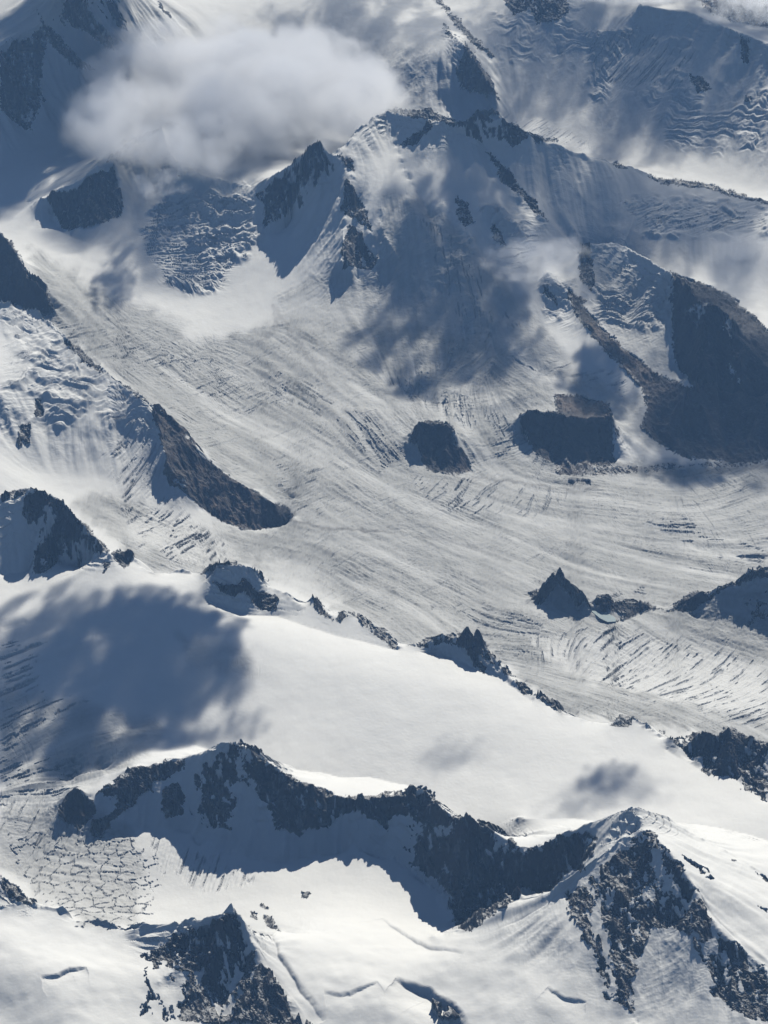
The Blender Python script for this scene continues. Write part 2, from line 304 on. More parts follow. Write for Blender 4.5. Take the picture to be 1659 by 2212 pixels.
# ------------------------------------------------------------------ flow of the ice: photo polylines -> direction field (double angle)
FLOW = [[(60,520),(200,690),(330,780),(500,900),(700,1000),(850,1100),(1000,1170),(1300,1270),(1659,1330)],
 [(560,740),(750,870),(850,1010),(1000,1040)],[(380,700),(560,760),(760,880)],[(850,350),(950,600),(1060,740),(1180,840)],
 [(1000,850),(1010,950),(1090,1040),(1250,1065),(1500,1090),(1659,1040)],[(150,1050),(300,1120),(450,1190),(650,1220),(820,1310),(1000,1420),(1250,1530)],
 [(1100,1400),(1250,1420),(1400,1470),(1659,1560)],[(1100,1230),(1300,1330),(1400,1400),(1659,1480)],
 [(650,1450),(300,1480),(0,1600)],[(900,1930),(500,1900),(200,1880),(0,1840)],[(1150,550),(1250,720),(1370,850)],
 [(830,200),(1100,250),(1330,330),(1659,430)],[(1350,580),(1400,700),(1490,830)],[(600,600),(450,720),(380,760)],[(100,900),(150,1000),(260,1080)],
 [(450,440),(430,560),(350,640)],[(1000,1480),(700,1480),(480,1500)],[(1659,1780),(1300,1700),(900,1600),(500,1540)]]
c2 = np.zeros(CX.shape); s2 = np.zeros(CX.shape); BH = resample(B, CX, CY, AX, AY)
for f in FLOW:
    W_ = []
    for (u, v) in f:
        z = 2.0
        for _ in range(6):
            p = at(u, v, z); z = float(resample(B, p[0:1], p[1:2], AX, AY)[0])
        W_.append(p)
    for a, b in zip(W_[:-1], W_[1:]):
        n = int(np.hypot(b[0]-a[0], b[1]-a[1])/1.0)+2; th = math.atan2(b[1]-a[1], b[0]-a[0])
        for t in np.linspace(0, 1, n):
            p = a+(b-a)*t; d = (CX-p[0])**2+(CY-p[1])**2; ww = 1/(1+d)**2
            c2 += ww*math.cos(2*th); s2 += ww*math.sin(2*th)
TH2 = .5*np.arctan2(s2, c2)
FXc, FYc = np.cos(TH2), np.sin(TH2)
CAX, CAY = (X0, cx[1]-cx[0]), (Y0, cy[1]-cy[0])

# ------------------------------------------------------------------ fan of vertices that follows the view's reach
NC = int(1480*QUAL)
NR = int(2000*QUAL)
yf = np.linspace(77, 200, 3600)                      # the rows crowd together on steep faces
half = 0.185*yf+6.0
FXX = np.linspace(-1, 1, NC)[None, :]*half[:, None]; FYY = np.repeat(yf[:, None], NC, 1)
hf = resample(H0, FXX, FYY, AX, AY).astype(np.float32)
wt = np.sqrt(1+np.minimum(3.0*abs(np.gradient(hf, yf[1]-yf[0], axis=0)), 3.2)**2)/(.62+(FYY-77)/120)
k = 10; cs_ = np.cumsum(np.pad(wt, ((0, 0), (k+1, k)), mode='edge'), 1); wt = (cs_[:, 2*k+1:]-cs_[:, :-2*k-1])/(2*k+1)
cw = np.cumsum(wt, 0); cw = (cw-cw[0])/(cw[-1]-cw[0])
VY = np.empty((NR, NC), np.float32); tt = np.linspace(0, 1, NR)
for j_ in range(NC): VY[:, j_] = np.interp(tt, cw[:, j_], yf)
VX = (np.linspace(-1, 1, NC)[None, :]*(0.185*VY+6.0)).astype(np.float32)
del FXX, FYY, hf, wt, cs_, cw
H = resample(H0, VX, VY, AX, AY)
EX = resample(E, VX, VY, AX, AY)
SX = resample(gxx, VX, VY, AX, AY); SY = resample(gyy, VX, VY, AX, AY)
slope = np.hypot(SX, SY)
PX, PY = VX+.25*H, VY+1.25*H                            # noise coordinates that do not stretch on walls
UU, VV = seen(VX, VY, H)

def inside(poly, u, v, out, val, op='max'):
    P = np.array([p[:2] for p in poly], float); x0, y0 = P.min(0); x1, y1 = P.max(0)
    m = (u >= x0) & (u <= x1) & (v >= y0) & (v <= y1); idx = np.nonzero(m.ravel())[0]
    if not len(idx): return idx
    a = u.ravel()[idx]; b = v.ravel()[idx]; c = np.zeros(len(idx), bool)
    for (xa, ya), (xb, yb) in zip(P, np.roll(P, -1, 0)):
        if ya == yb: continue
        c ^= ((ya > b) != (yb > b)) & (a < (xb-xa)*(b-ya)/(yb-ya)+xa)
    idx = idx[c]; o = out.ravel()
    if op == 'max': o[idx] = np.maximum(o[idx], val)
    elif op == 'min': o[idx] = np.minimum(o[idx], val)
    else: o[idx] = val
    return idx
n1 = fbm(PX, PY, 1.6, 4, 0)-.5; n2 = fbm(PX, PY, 1.6, 4, 5)-.5; n3 = fbm(PX, PY, 8, 3, 2)-.5; n4 = fbm(PX, PY, 8, 3, 7)-.5
UR = UU+n1*36+n3*16; VR = VV+n2*22+n4*10           # ragged outlines
US = UU+n1*14+n3*10; VS = VV+n2*8+n4*7

a1 = fbm(PX, PY*.30, 5.0, 4, 4)-.5; a2 = fbm(PX+.4*PY, PY*.35, 2.2, 4, 9)-.5   # stretched down the fall line
# line integral convolution: fibres along a direction field
def lic(freq, steps, h, k, dirf):
    acc = vnoise(VX*freq, VY*freq, k, False); cnt = 1
    for sg in (1, -1):
        px, py = VX.copy(), VY.copy(); dx, dy = dirf(px, py); dx = dx*sg; dy = dy*sg
        for i in range(steps):
            px = px+dx*h; py = py+dy*h
            ex, ey = dirf(px, py); s = np.where(ex*dx+ey*dy < 0, -1, 1); dx = ex*s; dy = ey*s
            acc = acc+vnoise(px*freq, py*freq, k, False); cnt += 1
    acc = acc/cnt
    return (acc-acc.mean())/acc.std()
def along(x, y): return resample(FXc, x, y, CAX, CAY), resample(FYc, x, y, CAX, CAY)
def across(x, y):
    a, b = along(x, y); return -b, a
gcx = blur(gxx, 4)[::2, ::2]; gcy = blur(gyy, 4)[::2, ::2]
def down(x, y):
    a = resample(gcx, x, y, (X0, 2*hx), AY if False else (Y0, 2*hy)); b = resample(gcy, x, y, (X0, 2*hx), (Y0, 2*hy)); n = np.sqrt(a*a+b*b)+1e-4
    return -a/n, -b/n
L_fine = lic(12, 10, .09, 2, along)
L_flow = lic(5.5, 9, .16, 1, along)          # narrow bands along the ice
L_flow2 = lic(2.0, 9, .42, 2, along)         # broad bands
L_cross = lic(12.5, 11, .08, 0, across)        # crevasses
L_down = lic(5.0, 7, .13, 2, down)           # flutes and gullies
L_down2 = lic(1.7, 6, .3, 0, down)

# ------------------------------------------------------------------ rock areas (quadrant, likelihood, outline)
ROCK = [
 (0,.9,[(985,420),(1010,438),(1026,480),(1004,492),(986,462)]),(0,.7,[(1060,480),(1085,500),(1095,530),(1070,520)]),(0,.8,[(1170,620),(1195,640),(1205,665),(1180,650)]),
 (0,1,[(1235,640),(1262,660),(1300,705),(1350,755),(1420,808),(1490,838),(1400,850),(1395,880),(1385,830),(1350,790),(1300,748),(1250,690)]),
 (5,1,[(255,530),(320,460),(350,475),(405,510),(415,570),(345,635),(260,600)]),
 (5,.9,[(405,495),(500,425),(620,362),(740,330),(805,318),(790,375),(690,420),(650,470),(590,520),(500,600),(440,665),(400,655),(405,600),(500,540),(520,500),(440,490)]),
 (5,.9,[(700,460),(760,430),(800,480),(790,560),(720,605),(695,560)]),
 (5,.72,[(870,380),(950,300),(1010,250),(1030,330),(1020,440),(990,600),(1000,660),(900,600),(860,540)]),
 (5,.93,[(1020,240),(1100,300),(1200,375),(1300,430),(1350,440),(1450,500),(1659,480),(1659,590),(1560,570),(1470,540),(1420,600),(1380,640),(1210,660),(1190,570),(1130,500),(1100,420),(1060,400),(1040,330)]),
 (5,.72,[(600,1195),(700,1110),(780,1065),(830,1050),(900,1060),(960,1015),(1020,1000),(1050,1080),(1100,1180),(1160,1240),(1250,1340),(1350,1475),(620,1475),(640,1300),(660,1210)]),
 (5,.9,[(1080,985),(1120,995),(1115,1025),(1080,1015)]),(5,.85,[(1140,1005),(1180,1020),(1215,1075),(1150,1045)]),(5,.9,[(1125,955),(1145,955),(1170,980),(1130,970)]),
 (5,.95,[(0,840),(70,890),(160,970),(100,955),(40,915),(0,885)]),(5,.95,[(1305,908),(1345,908),(1330,932),(1310,925)]),
 (6,.9,[(0,470),(100,470),(165,452),(210,490),(260,550),(330,595),(430,605),(500,640),(560,710),(600,745),(620,900),(560,950),(450,1030),(380,1065),(310,1060),(290,960),(250,900),(250,850),(120,790),(130,740),(170,650),(160,600),(60,560),(0,590)]),
 (6,.8,[(600,770),(760,690),(870,650),(930,680),(900,760),(850,800),(760,860),(690,920),(620,905),(590,830)]),
 (6,.72,[(930,790),(1080,700),(1130,640),(1180,680),(1230,760),(1330,860),(1380,960),(1440,1050),(1520,1130),(1590,1180),(1659,1260),(1659,1475),(1560,1475),(1480,1420),(1420,1330),(1400,1200),(1300,1100),(1230,1030),(1150,1060),(1110,1180),(1080,1200),(1080,1280),(1050,1300),(1080,1370),(1060,1440),(980,1370),(920,1200),(850,1060),(790,1010),(790,890),(870,900)]),
 (6,.95,[(975,188),(1030,145),(1085,145),(1060,192)]),
 (6,.87,[(1180,205),(1290,262),(1380,205),(1440,235),(1480,185),(1530,205),(1600,240),(1659,262),(1659,520),(1600,480),(1560,450),(1500,400),(1380,385),(1370,330),(1290,285)]),
 (6,.9,[(565,-10),(605,0),(650,50),(600,42)]),(6,.75,[(650,55),(720,80),(790,130),(780,140),(700,90)]),
 (6,.75,[(1270,745),(1400,810),(1430,860),(1410,870),(1330,800)]),(6,.75,[(210,1370),(270,1380),(340,1440),(240,1440)]),(6,.8,[(1500,760),(1525,768),(1515,775)]),(6,.85,[(1600,815),(1659,840),(1659,855)]),(6,.8,[(1610,975),(1659,985),(1659,1000)]),
 (4,1,[(125,390),(170,345),(240,342),(300,362),(312,470),(350,500),(385,560),(300,583),(190,562),(150,500),(118,440)]),
 (4,1,[(585,330),(640,305),(700,300),(790,312),(870,330),(985,300),(992,460),(1000,520),(960,540),(870,520),(790,520),(720,525),(660,490),(600,400)]),
 (4,1,[(740,228),(830,232),(975,268),(985,310),(870,345),(790,320),(750,300)]),
 (4,.8,[(730,530),(790,500),(960,530),(1060,545),(1200,530),(1500,545),(1659,520),(1659,440),(1500,520),(1330,530),(1180,560),(1000,570),(760,578)]),
 (4,1,[(1245,-300),(1250,60),(1270,110),(1340,200),(1130,165),(1145,285),(1105,370),(1180,440),(1300,500),(1500,525),(1659,510),(1800,500),(1800,0),(1659,-50),(1500,-200)]),
 (4,.95,[(935,0),(1010,60),(1080,130),(1120,165),(1140,280),(1110,200),(1050,140),(960,50)]),
 (4,1,[(620,1085),(670,1075),(730,1000),(790,1055),(850,1105),(890,1145),(830,1155),(775,1100),(745,1085),(700,1125),(660,1138)]),
 (4,1,[(908,1135),(918,1095),(975,1090),(992,1135),(1120,1120),(1215,1165),(1120,1165),(1045,1208),(980,1218),(1050,1180),(940,1162)]),
 (4,1,[(1220,1170),(1325,1080),(1400,1095),(1500,1045),(1590,1005),(1620,975),(1659,980),(1659,1010),(1590,1030),(1480,1070),(1400,1112),(1320,1162)]),
 (4,.6,[(1570,1130),(1659,1060),(1659,1200),(1620,1190),(1570,1240)]),
 (4,.75,[(100,1310),(240,1265),(345,1258),(430,1300),(495,1375),(565,1452),(530,1440),(480,1400),(430,1435),(380,1400),(350,1330),(260,1290),(150,1325)]),
 (4,.9,[(0,1235),(65,1320),(40,1328),(0,1285)]),(4,.9,[(795,605),(900,600),(890,618),(800,622)]),
 (3,.95,[(280,-5),(335,25),(405,95),(465,150),(380,105),(300,35)]),(3,.9,[(520,180),(600,225),(650,272),(600,255)]),
 (3,1.2,[(655,270),(760,360),(880,500),(1000,592),(1100,645),(1150,685),(1235,705),(1270,755),(1220,798),(1060,815),(950,780),(840,695),(740,625),(700,560),(720,500),(700,450),(670,360)]),
 (3,.93,[(95,690),(180,655),(240,682),(300,742),(400,822),(475,915),(440,915),(350,850),(290,860),(280,900),(200,1000),(140,990),(150,900),(220,820),(250,740),(180,760),(130,810),(95,770)]),
 (3,.95,[(480,920),(520,900),(585,945),(540,980)]),(3,.9,[(440,960),(480,950),(450,1010)]),
 (3,.95,[(920,1050),(1000,1075),(1060,1050),(1120,1085),(1200,1105),(1205,1165),(1130,1155),(1050,1105),(960,1105)]),
 (3,.9,[(860,1008),(900,975),(1025,950),(1020,965),(930,1000)]),(3,.8,[(1075,970),(1190,1055),(1130,1030)]),(3,1,[(1340,1110),(1370,1110),(1440,1205),(1385,1175)]),(3,1,[(1450,1205),(1478,1160),(1505,1185),(1480,1212)]),
 (3,.85,[(1500,1165),(1560,1180),(1610,1222),(1659,1240),(1659,1295),(1580,1232)]),
 (3,.8,[(150,250),(185,250),(190,330),(150,340)]),(3,.8,[(80,370),(130,380),(120,450),(80,460)]),(3,.9,[(0,670),(80,640),(130,640),(60,680),(0,690)]),
 (1,1,[(-60,960),(0,1000),(60,1055),(110,1165),(200,1255),(235,1350),(170,1368),(80,1328),(0,1318),(-60,1318)]),
 (1,.95,[(205,862),(320,805),(380,755),(490,735),(500,800),(530,850),(530,930),(400,980),(300,1000),(240,940)]),
 (1,.78,[(1105,830),(1230,755),(1330,672),(1400,632),(1360,740),(1290,850),(1240,930),(1140,990),(1150,900)]),
 (1,.88,[(1500,795),(1560,860),(1610,1000),(1550,960),(1470,920)]),(1,.93,[(1480,1060),(1510,970),(1560,1010),(1635,1120),(1600,1160),(1540,1150),(1480,1160)]),
 (1,.85,[(1460,680),(1520,700),(1535,750),(1510,740)]),
 (1,.9,[(460,710),(540,625),(640,552),(720,515),(730,525),(660,570),(560,650),(490,705)]),
 (1,.82,[(100,170),(180,100),(200,170),(180,300),(190,420),(130,560),(0,480),(0,210),(60,180)]),(1,.85,[(165,50),(230,130),(350,260),(420,290),(350,305),(250,225),(200,150)]),
 (1,.75,[(260,60),(330,110),(420,170),(530,225),(480,150),(400,60),(360,0),(280,0)]),(1,.75,[(450,0),(500,0),(560,140),(500,100)]),(1,.7,[(680,0),(740,60),(740,90),(700,50)]),
 (2,.97,[(310,325),(350,185),(390,240),(440,320),(495,435),(400,422),(340,392)]),
 (2,.85,[(510,-5),(790,-5),(800,60),(720,120),(660,100),(640,50),(560,60)]),
 (2,.93,[(1320,315),(1400,350),(1410,390),(1350,405)]),(2,.93,[(1540,155),(1585,160),(1580,250),(1550,260)]),(2,.85,[(1565,420),(1590,420),(1585,450),(1565,450)]),
 (2,.97,[(430,632),(500,695),(560,770),(640,860),(715,965),(640,905),(590,845),(540,798),(500,790),(495,730)]),
 (2,.85,[(0,470),(70,475),(180,482),(350,522),(440,500),(520,505),(430,525),(350,548),(200,520),(60,495)]),(2,.8,[(500,512),(560,530),(630,600),(560,640),(510,600)]),(2,.8,[(620,590),(760,600),(760,612),(660,610)]),
 (2,.92,[(90,605),(200,530),(215,560),(130,622),(75,632)]),
 (2,.93,[(845,1090),(885,1050),(912,1230),(900,1265),(845,1205)]),(2,.85,[(790,1260),(880,1300),(870,1360),(960,1475),(900,1460),(830,1360)]),
 (2,1,[(1245,1175),(1300,1222),(1400,1312),(1500,1380),(1570,1475),(1245,1475)]),
 (2,.85,[(1350,0),(1640,0),(1659,60),(1659,120),(1500,90),(1400,50)]),(2,.9,[(245,-5),(300,60),(400,160),(480,255),(450,245),(330,135),(225,0)]),(2,.8,[(260,100),(310,170),(290,170),(250,110)]),
 (2,.85,[(1000,695),(1050,725),(1030,725),(990,705)]),(2,.85,[(1130,752),(1200,768),(1400,795),(1659,872),(1659,885),(1400,812),(1200,795)]),
]
SNOWY = [ (3,.15,[(195,705),(240,725),(222,790),(175,850),(140,862),(150,800),(190,760)]), (2,.35,[(1330,1330),(1375,1310),(1390,1360),(1345,1430),(1325,1400)]),(2,.4,[(1470,1400),(1490,1400),(1500,1450),(1475,1440)]),(4,.5,[(1480,100),(1500,110),(1540,200),(1520,190)]), # snow gullies and patches inside the rock
 (6,.15,[(210,615),(300,610),(290,650),(230,660)]),(6,.3,[(1150,655),(1200,740),(1235,900),(1190,880),(1140,740)]),(6,.2,[(900,930),(960,1030),(1000,1270),(960,1200),(890,1060)]),
 (6,.3,[(1200,1080),(1300,1120),(1400,1300),(1420,1400),(1350,1400),(1200,1300),(1130,1330),(1100,1220)]),(5,.25,[(660,1210),(730,1230),(820,1260),(760,1475),(640,1475),(650,1300)]),(5,.25,[(830,1260),(900,1240),(860,1320),(820,1310)]),
 (5,.2,[(1030,270),(1075,290),(1095,370),(1060,380)]),(4,.4,[(735,1080),(760,1060),(770,1100),(745,1110)]),(4,.2,[(600,325),(640,285),(700,300),(640,312)]),
 (2,.5,[(1320,1330),(1370,1320),(1360,1420),(1330,1400)]),(3,.3,[(770,600),(795,610),(790,660)]),
]
pr = np.zeros_like(H); pidx = np.full(H.shape, -1, np.int16)
for kk, (n, p, poly) in enumerate(ROCK):
    big = (np.ptp([a[0] for a in poly])*np.ptp([a[1] for a in poly])) > 30000
    pidx.ravel()[inside(q(n, poly), UR if (big and n in (5, 6)) else US, VR if (big and n in (5, 6)) else VS, pr, p)] = kk
for n, p, poly in SNOWY: inside(q(n, poly), UR, VR, pr, p, 'min')
# crest rocks and very steep ground
texn = .5+.07*L_down+.06*L_down2+n3*.55+a1*1.5+a2*.8
rock = sstep(-.10, .10, texn-(1-pr*1.05)*1.15+.0) * (pr > .02)
rock = np.where(pr >= .95, 1.0, rock)
steep = sstep(1.25, 1.9, slope)*sstep(.3, 1.0, EX)
rock = np.maximum(rock, sstep(.45, .75, texn*steep))
# brown ground (debris, sunlit red rock)
brown = np.zeros_like(H)
for n, p, poly in [(0,.8,[(1262,690),(1300,705),(1350,755),(1420,808),(1490,838),(1400,850),(1350,790)]),(3,.9,[(840,520),(1000,590),(1150,685),(1270,755),(1220,798),(1060,815),(950,780),(880,650)]),(3,.45,[(655,270),(900,510),(880,700),(740,620)]),(4,.9,[(735,225),(985,265),(990,330),(870,345),(790,320)]),(4,.6,[(340,480),(385,560),(300,583)]),
  (4,.55,[(700,500),(1000,520),(1659,440),(1659,560),(1000,575),(750,580)]),(4,.6,[(1130,170),(1250,160),(1420,200),(1659,250),(1659,520),(1300,500),(1105,370)]),(4,.8,[(935,0),(1010,60),(1080,130),(1200,200),(1110,200),(1050,140),(960,50)]),(5,.35,[(400,655),(440,665),(600,520),(520,540)]),(2,.7,[(1350,0),(1659,0),(1659,130),(1400,60)])]:
    inside(q(n, poly), US, VS, brown, p)

# ------------------------------------------------------------------ bare grey ice against snow
ice = np.zeros_like(H)
def soft(poly, val, r):
    o = np.zeros_like(H)
    uu, vv = UU+(n1+n3*.4)*r*2.2, VV+(n2+n4*.4)*r*1.3
    inside(poly, uu, vv, o, 1.0)
    return o*val
ICE = [(.8,[(90,690),(330,880),(480,1020),(640,1115),(560,1150),(400,1125),(300,1080),(200,1060),(150,1090),(330,1235),(430,1240),(520,1215),(700,1300),(860,1395),(1000,1370),(1220,1540),(1400,1560),(1800,1650),(1800,1000),(1330,1000),(1200,850),(1080,760),(900,700),(620,690),(430,740),(250,640),(100,560),(60,520)]),
 (.55,[(830,420),(900,420),(1100,600),(1250,800),(1400,860),(1440,990),(1200,860),(900,760),(800,600)]),(.5,[(600,640),(720,580),(800,600),(880,720),(700,740),(600,700)]),
 (.3,[(0,560),(250,640),(430,700),(250,760),(100,700)]),(.45,[(1280,560),(1450,600),(1450,760),(1500,840),(1390,800),(1280,700)]),(.5,[(0,1650),(120,1680),(300,1810),(300,1990),(200,2000),(0,1880)]),
 (.5,[(0,1480),(350,1560),(330,1620),(250,1680),(130,1720),(0,1750)]),(.35,[(380,1370),(500,1400),(590,1460),(420,1450)])]
for val, poly in ICE: ice = np.maximum(ice, soft(poly, val, 26))
for val, poly in [(.25,[(1150,1380),(1330,1370),(1659,1440),(1659,1560),(1400,1500),(1200,1450)]),(.35,[(330,1100),(450,1130),(520,1200),(400,1230),(250,1150)]),(.3,[(540,1200),(650,1215),(750,1300),(640,1280)])]:
    ice = np.where(soft(poly, 1, 30) > .5, np.minimum(ice, val), ice)
ib = ice
for _ in range(3):
    ib = blur(ib, 6)
ice = np.clip(ib*(1+.16*L_flow2+.10*L_flow)+.0, 0, 1)*(1-rock)

# ------------------------------------------------------------------ crevasse areas: (depth, kind, outline)
CREV = [(1.0,'x',[(100,690),(330,720),(620,860),(560,900),(330,800),(170,760)]),(1.2,'f',[(560,740),(760,860),(880,980),(830,1030),(730,930),(560,830)]),(1.1,'f',[(830,800),(1000,850),(1110,900),(1090,960),(980,900),(860,860)]),
 (1.1,'x',[(880,1020),(1100,1040),(1230,1060),(1180,1110),(1000,1110),(900,1060)]),(1.4,'x',[(600,980),(690,1020),(700,1110),(630,1100),(590,1040)]),(1.1,'f',[(1150,1160),(1400,1270),(1370,1310),(1180,1230)]),
 (1.6,'f',[(1390,1120),(1480,1120),(1659,1190),(1659,1220),(1450,1170)]),(1.3,'x',[(1150,1370),(1330,1350),(1659,1430),(1659,1580),(1400,1500),(1150,1430)]),(1.0,'f',[(900,1300),(1180,1330),(1170,1430),(1050,1400)]),
 (2.6,'x',[(300,500),(370,430),(540,430),(560,520),(480,600),(430,640),(360,600)]),(1.4,'x',[(270,1080),(400,1110),(520,1200),(450,1235),(300,1180)]),(1.2,'x',[(230,1010),(350,1060),(380,1090),(260,1070)]),
 (1.3,'f',[(0,1640),(150,1640),(230,1680),(100,1720),(0,1740)]),(1.2,'x',[(330,1810),(480,1850),(560,1910),(450,1930),(330,1870)]),(1.3,'x',[(0,1720),(150,1740),(250,1830),(100,1830),(0,1790)]),(1.2,'f',[(0,1330),(250,1380),(200,1500),(0,1640)]),
 (.6,'x',[(1000,240),(1150,250),(1330,330),(1250,320),(1100,290)]),(1.8,'x',[(1250,60),(1500,90),(1480,200),(1300,180)]),(1.3,'x',[(1050,480),(1180,500),(1100,600)]),(1.2,'f',[(900,450),(1100,640),(1200,830),(1000,720)]),
 (1.4,'x',[(1210,790),(1330,800),(1370,860),(1280,850)]),(1.0,'x',[(1050,860),(1160,960),(1200,1010),(1080,1000)]),(1.0,'x',[(300,900),(350,980),(330,1060),(230,980)]),(1.4,'x',[(1340,440),(1659,460),(1659,500),(1400,500)]),(1.3,'x',[(1290,630),(1430,640),(1430,700),(1300,700)])]
cf = np.zeros_like(H); cxm = np.zeros_like(H)
for d, k, poly in CREV:
    o = np.zeros_like(H); inside(poly, UU+(n1+n3*.5)*50, VV+(n2+n4*.5)*30, o, d)
    if k == 'f': cf = np.maximum(cf, o)
    else: cxm = np.maximum(cxm, o)
cf = blur(cf, 5)*(1-rock); cxm = blur(cxm, 5)*(1-rock)
# polygon crevasse field, lower left basin
cell = np.zeros_like(H); cm = np.zeros_like(H)
idx = inside([(60,1790),(240,1790),(320,1830),(350,1900),(320,1990),(220,2005),(120,1970),(60,1900),(20,1850)], UU+n1*60, VV+n2*40, cm, 1.0)
if len(idx):
    s = 1/.56; fx, fy = VX.ravel()[idx]*s*.85+n1.ravel()[idx]*1.3, VY.ravel()[idx]*s*.95+n2.ravel()[idx]*1.3
    bx, by = np.floor(fx).astype(int), np.floor(fy).astype(int); f1 = np.full(len(idx), 9.0); f2 = f1.copy()
    for a in (-1, 0, 1):
        for b in (-1, 0, 1):
            px = bx+a; py = by+b
            d = np.hypot(px+.05+.9*TEX[0][py & 1023, px & 1023]-fx, py+.05+.9*TEX[1][py & 1023, px & 1023]-fy)
            f2 = np.where(d < f1, f1, np.minimum(f2, d)); f1 = np.minimum(f1, d)
    cell.ravel()[idx] = (1-sstep(.02, .12, f2-f1))*sstep(-.34, .02, n3.ravel()[idx]+n1.ravel()[idx]*1.5)

# ------------------------------------------------------------------ displacement
sn = 1-rock
glac = sstep(.35, .05, slope)                         # flat ice and snow
rr = ridged(PX, PY*.45, .9, 5, 3)-.5; rf = ridged(PX+.3*PY, PY*.4, 2.6, 4, 6)-.5
st = sstep(.25, .9, slope)
H = H + rock*(rr*.32+rf*.16+n3*.03+L_down*.05*st+L_down2*.22*st)
H = H + sn*(st*(L_down*.025+L_down2*.11)+st*rr*.10)
snowb = fbm(VX, VY, .33, 4, 8)-.5
H = H + sn*(1-ice)*(snowb*(.16+.4*sstep(90, 82, VY))*sstep(1.2,.3,slope)) + sn*(1-ice)*n3*.008
H = H + sn*(fbm(VX, VY*1.2, .21, 2, 17)-.5)*1.1*sstep(88, 81, VY)*sstep(1.2, .3, slope)
patch0 = fbm(PX, PY, .35, 3, 19); sel = .25+1.6*sstep(.38, .68, patch0)
L_fine = L_fine*sel; L_flow = L_flow*sel
H = H + ice*(L_fine*.008+L_flow*.009+L_flow2*.02+n3*.05+n1*.12)
gap = lambda L, t: sstep(t, t+1.0, L)
patch = fbm(PX, PY, .5, 3, 12)
bgc = ice*sstep(.45, .62, patch)*.45
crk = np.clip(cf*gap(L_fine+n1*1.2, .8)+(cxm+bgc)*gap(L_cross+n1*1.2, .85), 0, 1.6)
H = H - crk*.075 + cf*L_flow2*.03 + cxm*L_cross*.012
H = H - cell*.06*sn
# icefalls: tilted blocks
fall = np.zeros_like(H)
for d, poly in [(1.0,[(300,480),(380,420),(545,430),(560,520),(480,620),(420,640),(350,600)]),(.6,[(1250,60),(1500,80),(1480,220),(1280,210)]),(.3,[(1050,30),(1250,0),(1250,120),(1080,150)]),(.4,[(1400,220),(1659,200),(1659,330),(1450,320)]),
   (.7,[(0,740),(130,760),(200,860),(150,930),(0,930)]),(.45,[(0,660),(110,700),(230,800),(320,880),(350,960),(240,920),(100,760),(0,720)]),(.9,[(1040,460),(1120,420),(1180,490),(1120,520)]),(.7,[(860,560),(1000,500),(1050,600),(950,620)]),(.6,[(1350,420),(1659,440),(1659,520),(1400,510)]),(.6,[(1280,620),(1440,640),(1430,720),(1290,700)]),(.9,[(1150,590),(1250,610),(1260,720),(1190,700)])]:
    o = np.zeros_like(H); inside(poly, UU+n1*60, VV+n2*40, o, d); fall = np.maximum(fall, o)
fall = blur(fall, 12)*sn
bl = resample(H0, VX, VY, AX, AY)*1.9+(fbm(VX, VY, .30, 4, 4)-.5)*5.5
blk = (bl+n1*.25) % 1.0; ble = (bl*2.3+n2*1.2+.3) % 1.0; amp = sstep(.30, .62, fbm(VX, VY, .6, 2, 14))
H = H + fall*((sstep(.72, 1.0, blk)-sstep(.0, .72, blk))*-.30*(.1+.9*amp)+(sstep(.0, .75, ble)-sstep(.75, 1, ble))*.12*amp+L_cross*.012)
dirt = np.clip(.5+.08*L_fine+.12*L_flow+.13*L_flow2+n1*.7, 0, 1)
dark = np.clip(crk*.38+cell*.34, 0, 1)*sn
moraine = np.zeros_like(H)
def band(pts, wid, val, scarp=None):
    W_ = []
    for (u, v) in pts:
        z = 2.0
        for _ in range(8):
            p = at(u, v, z); z = float(resample(H0, p[0:1], p[1:2], AX, AY)[0])
        W_.append(p[:2])
    W_ = np.array(W_); m = (VX > W_[:, 0].min()-1) & (VX < W_[:, 0].max()+1) & (VY > W_[:, 1].min()-1) & (VY < W_[:, 1].max()+1)
    idx = np.nonzero(m.ravel())[0]; X = VX.ravel()[idx]+n1.ravel()[idx]*.5; Y = VY.ravel()[idx]+n2.ravel()[idx]*.8; d = np.full(len(idx), 9.0)
    if scarp is not None:
        best = np.full(len(idx), 9.0); sgn = np.zeros(len(idx)); tt_ = np.zeros(len(idx)); X = VX.ravel()[idx]+n1.ravel()[idx]*.25; Y = VY.ravel()[idx]+n2.ravel()[idx]*.25
        for k_, (a, b) in enumerate(zip(W_[:-1], W_[1:])):
            e = b-a; t = np.clip(((X-a[0])*e[0]+(Y-a[1])*e[1])/(e@e), 0, 1); dx = X-a[0]-t*e[0]; dy = Y-a[1]-t*e[1]; d = np.hypot(dx, dy); m = d < best
            best[m] = d[m]; sgn[m] = np.sign(e[0]*dy-e[1]*dx)[m]; tt_[m] = ((k_+t)/(len(W_)-1))[m]
        f = np.clip(1-best/np.where(sgn < 0, wid, wid*.12), 0, 1); f = f*f*np.sqrt(np.clip(4*tt_*(1-tt_), 0, 1))
        o = scarp.ravel(); o[idx] = np.maximum(o[idx], f*val); return
    for a, b in zip(W_[:-1], W_[1:]):
        e = b-a; t = np.clip(((X-a[0])*e[0]+(Y-a[1])*e[1])/(e@e), 0, 1); d = np.minimum(d, np.hypot(X-a[0]-t*e[0], Y-a[1]-t*e[1]))
    o = moraine.ravel(); o[idx] = np.maximum(o[idx], val*(1-sstep(wid*.3, wid, d))*(.6+1.2*n3.ravel()[idx]+.4))
band([(633,1120),(700,1140),(790,1145),(850,1150)], .16, .8); band([(1025,1028),(1130,1045),(1260,1062),(1290,1050)], .22, .5); band([(900,1160),(1000,1175),(1100,1210)], .18, .35)
